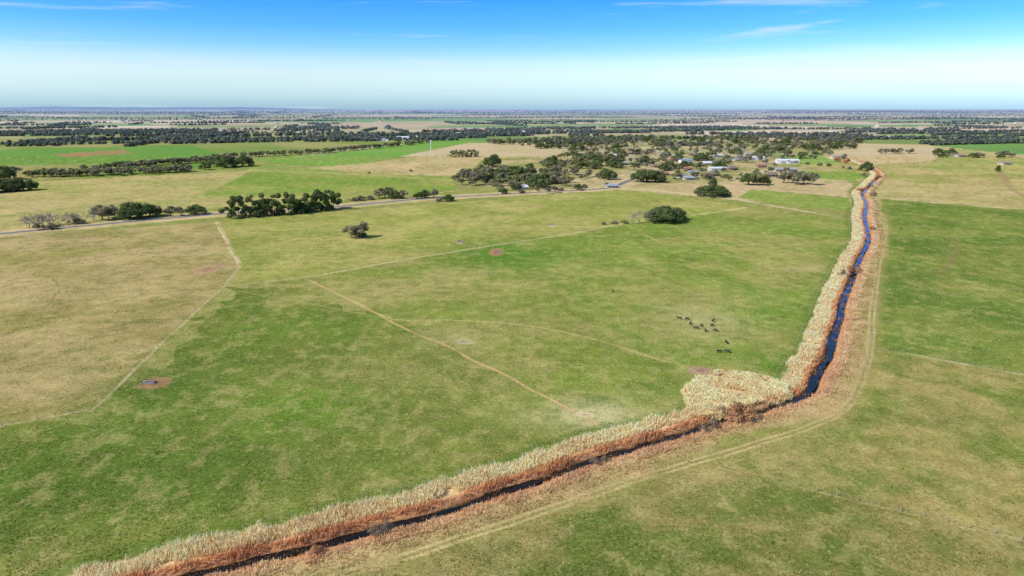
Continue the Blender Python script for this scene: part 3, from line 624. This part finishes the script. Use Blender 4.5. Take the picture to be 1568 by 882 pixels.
def fence(pts, step=4.0, smooth=1):
    P = resample(smooth_poly(GP(pts), smooth) if smooth > 1 else GP(pts), step)
    b_ = [(p[0]+R.normal()*.08, p[1]+R.normal()*.08, .6, .12, .12, 1.15+.25*(i % 6 == 0)) for i, p in enumerate(P)]
    m1 = boxes('fence', b_, fpm); V = []
    for a_, c_ in zip(P[:-1], P[1:]):
        for z in (.35, .7, 1.1): V.append([[*a_, z], [*c_, z], [*c_, z+.015], [*a_, z+.015]])
    e = bpy.data.objects.new('post_and_wire_fence', None); bpy.context.scene.collection.objects.link(e)
    new_obj('posts', m1, e); new_obj('wires', quads_mesh('wires', np.array(V), np.full((len(V), 3), .5), timber), e)
for p_ in [[(332,340),(350,374),(368,408),(343,438),(240,533),(143,627),(0,653),(-300,704)], [(343,438),(465,425),(600,401),(740,378),(880,357),(950,343)],
           [(1345,303),(1340,380),(1346,455),(1330,540),(1300,625)], [(1340,533),(1568,574),(1800,616)], [(1190,738),(1568,828),(1800,883)], [(1345,303),(1568,321),(1800,340)], [(930,289),(1130,306),(1305,336)],
           [(0,366),(332,340),(520,324),(760,306)]]: fence(p_, 4)
off = DR+NNn*11.0; k = (off[:, 1] < 700) & (off[:, 1] > 118) & ~((DR[:, 0] > 55) & (DR[:, 0] < 108) & (DR[:, 1] < 190)); 
P = off[k][::5]; e = bpy.data.objects.new('post_and_wire_fence', None); bpy.context.scene.collection.objects.link(e)
new_obj('posts', boxes('fence', [(p[0], p[1], .6, .12, .12, 1.2) for p in P], fpm), e)
tw_m = plain('trough_water', (.02,.024,.026), .45)
def trough(u, v, r, s=1.0):
    x, y = G(u, v); e = bpy.data.objects.new('water_trough', None); bpy.context.scene.collection.objects.link(e); e.location = (x, y, .02); e.rotation_euler = (0, 0, r); e.scale = (s,)*3
    new_obj('basin', boxes('basin', [(0,-.55,.3,3.2,.1,.6),(0,.55,.3,3.2,.1,.6),(-1.55,0,.3,.1,1.0,.6),(1.55,0,.3,.1,1.0,.6),(0,0,.05,3.0,1.0,.1)], conc), e)
    new_obj('water', boxes('w', [(0,0,.25,2.98,.98,.2)], tw_m), e)
    new_obj('float_valve_cover', boxes('c', [(-1.25,0,.66,.6,1.2,.1)], conc), e); new_obj('guard_rails', boxes('g', [(0,-.9,.9,3.6,.1,.1),(0,.9,.9,3.6,.1,.1)]+[(a,b,.45,.12,.12,.9) for a in (-1.7,1.7) for b in (-.9,.9)], doorm), e)
trough(228,587,.3,1.0); trough(763,387,.1,1.0); trough(703,371,.4,1.1); trough(843,345,.2,1.1)

# ---------------------------------------------------------------- cattle
hide = plain('black_hide', (.014,.012,.011), .6, var=.3)
def cow_mesh(graze):
    vs = [(-.15,0,1.0,.36),(-.75,0,1.05,.33),(-1.05,0,1.12,.22),(.45,0,1.0,.37),(.8,0,1.05,.30)]
    ed = [(0,1),(1,2),(0,3),(3,4)]
    hd = [(1.15,0,.95,.19),(1.45,0,.55,.15),(1.62,0,.25,.12),(1.66,0,.10,.09)] if graze else [(1.1,0,1.22,.2),(1.4,0,1.42,.16),(1.62,0,1.36,.14),(1.88,0,1.22,.09)]
    b = len(vs); vs += hd; ed += [(4,b),(b,b+1),(b+1,b+2),(b+2,b+3)]
    for s in (-1, 1):
        b2 = len(vs); vs += [(hd[1][0]+.02, s*.15, hd[1][2]+.1, .05), (hd[1][0]-.03, s*.30, hd[1][2]+.08, .03)]; ed += [(b+1,b2),(b2,b2+1)]
        b2 = len(vs); vs += [(.72,s*.2,.78,.13),(.70,s*.21,.45,.07),(.74,s*.21,.22,.05),(.76,s*.21,.04,.06)]; ed += [(4,b2),(b2,b2+1),(b2+1,b2+2),(b2+2,b2+3)]
        b2 = len(vs); vs += [(-.78,s*.2,.80,.18),(-.66,s*.22,.60,.10),(-.92,s*.22,.40,.06),(-.88,s*.22,.20,.05),(-.86,s*.22,.04,.06)]; ed += [(1,b2),(b2,b2+1),(b2+1,b2+2),(b2+2,b2+3),(b2+3,b2+4)]
    b2 = len(vs); vs += [(-1.22,0,1.12,.05),(-1.27,0,.7,.03),(-1.27,0,.45,.05)]; ed += [(2,b2),(b2,b2+1),(b2+1,b2+2)]
    me = bpy.data.meshes.new('cow'); me.from_pydata([v[:3] for v in vs], ed, []); o = bpy.data.objects.new('tmp', me); bpy.context.scene.collection.objects.link(o)
    m = o.modifiers.new('s', 'SKIN'); 
    if not me.skin_vertices: 
        bpy.context.view_layer.objects.active = o; bpy.ops.mesh.customdata_skin_add()
    for i, v in enumerate(vs): me.skin_vertices[0].data[i].radius = (v[3], v[3]); me.skin_vertices[0].data[i].use_root = (i == 0)
    s = o.modifiers.new('d', 'SUBSURF'); s.levels = 1
    dg = bpy.context.evaluated_depsgraph_get(); dg.update(); out = bpy.data.meshes.new_from_object(o.evaluated_get(dg)); bpy.data.objects.remove(o)
    out.materials.clear(); out.materials.append(hide); return out
CW = [cow_mesh(True), cow_mesh(False)]
for u, v, r, g in [(1040,489,170,0),(1052,490,30,0),(1057,497,60,1),(1066,504,150,0),(1080,508,80,1),(1090,500,35,0),(1092,493,50,1),(1096,508,130,0),(1112,526,95,1),(1101,540,20,0),(1114,540,150,0),(938,447,80,1),(1074,500,60,0)]:
    x, y = G(u, v); o = new_obj('black_cow', CW[g if R.random() < .8 else 1-g], loc=(x, y, 0)); o.rotation_euler = (0, 0, math.radians(r)); o.scale = (.8,)*3

# ---------------------------------------------------------------- light, sky, camera
az_s, el_s = math.radians(-116), math.radians(42)
sd = Vector((math.cos(el_s)*math.sin(az_s), math.cos(el_s)*math.cos(az_s), math.sin(el_s)))
sl = bpy.data.lights.new('sun', 'SUN'); sl.energy = 4.7; sl.angle = math.radians(.53); sl.color = (1, .95, .86)
so = new_obj('sun', sl); so.rotation_euler = sd.to_track_quat('Z', 'Y').to_euler()
w = bpy.data.worlds.new('World'); bpy.context.scene.world = w; w.use_nodes = True; N = w.node_tree.nodes; K_ = w.node_tree.links; N.clear()
out = N.new('ShaderNodeOutputWorld'); bg = N.new('ShaderNodeBackground'); bg.inputs['Strength'].default_value = .1
sk = N.new('ShaderNodeTexSky'); sk.sky_type = 'NISHITA'; sk.sun_disc = False; sk.sun_elevation = el_s; sk.sun_rotation = az_s % (2*math.pi); sk.altitude = 80; sk.air_density = 1; sk.dust_density = .6; sk.ozone_density = 2
tc = N.new('ShaderNodeTexCoord'); sp = N.new('ShaderNodeSeparateXYZ'); K_.new(tc.outputs['Generated'], sp.inputs[0])
rp = N.new('ShaderNodeValToRGB'); K_.new(sp.outputs['Z'], rp.inputs['Fac']); el = rp.color_ramp.elements
stops = [(0, (.44,.72,1.18)), (.02, (.58,.80,1.12)), (.045, (.74,.84,1.0)), (.062, (.66,.80,1.0)), (.08, (.38,.68,1.05)), (.105, (.20,.56,1.15)), (.145, (.10,.46,1.25)), (.3, (.25,.5,.85)), (.6, (.5,.52,.55))]
el[0].position = 0; el[0].color = (*stops[0][1], 1); el[1].position = .6; el[1].color = (*stops[-1][1], 1)
for p_, c_ in stops[1:-1]: e_ = el.new(p_); e_.color = (*c_, 1)
mu = N.new('ShaderNodeVectorMath'); mu.operation = 'MULTIPLY'; K_.new(sk.outputs[0], mu.inputs[0]); K_.new(rp.outputs[0], mu.inputs[1])
m2 = N.new('ShaderNodeVectorMath'); m2.operation = 'SCALE'; m2.inputs['Scale'].default_value = 2.0; K_.new(mu.outputs[0], m2.inputs[0])
mp = N.new('ShaderNodeMapping'); mp.inputs['Scale'].default_value = (2.2, 2.2, 34); mp.inputs['Location'].default_value = (3.3, 1.1, .4); K_.new(tc.outputs['Generated'], mp.inputs['Vector'])
nz = N.new('ShaderNodeTexNoise'); nz.inputs['Scale'].default_value = 1.6; nz.inputs['Detail'].default_value = 8; nz.inputs['Roughness'].default_value = .55; nz.inputs['Distortion'].default_value = .4; K_.new(mp.outputs[0], nz.inputs['Vector'])
cr = N.new('ShaderNodeValToRGB'); cr.color_ramp.elements[0].position = .56; cr.color_ramp.elements[1].position = .9; K_.new(nz.outputs['Fac'], cr.inputs['Fac'])
mx = N.new('ShaderNodeMix'); mx.data_type = 'RGBA'; K_.new(cr.outputs[0], mx.inputs['Factor']); K_.new(m2.outputs[0], mx.inputs['A']); mx.inputs['B'].default_value = (8.5, 9.2, 9.8, 1)
K_.new(mx.outputs['Result'], bg.inputs['Color']); K_.new(bg.outputs[0], out.inputs[0])
cam = bpy.data.cameras.new('camera'); co = new_obj('camera', cam); cam.sensor_width = 36; cam.lens = 24; cam.clip_start = 1; cam.clip_end = 200000
co.location = (0, 0, H); co.rotation_euler = (math.pi/2-TH, 0, 0)
sc = bpy.context.scene; sc.camera = co; sc.view_settings.view_transform = 'Standard'; sc.view_settings.look = 'None'; sc.view_settings.exposure = 0
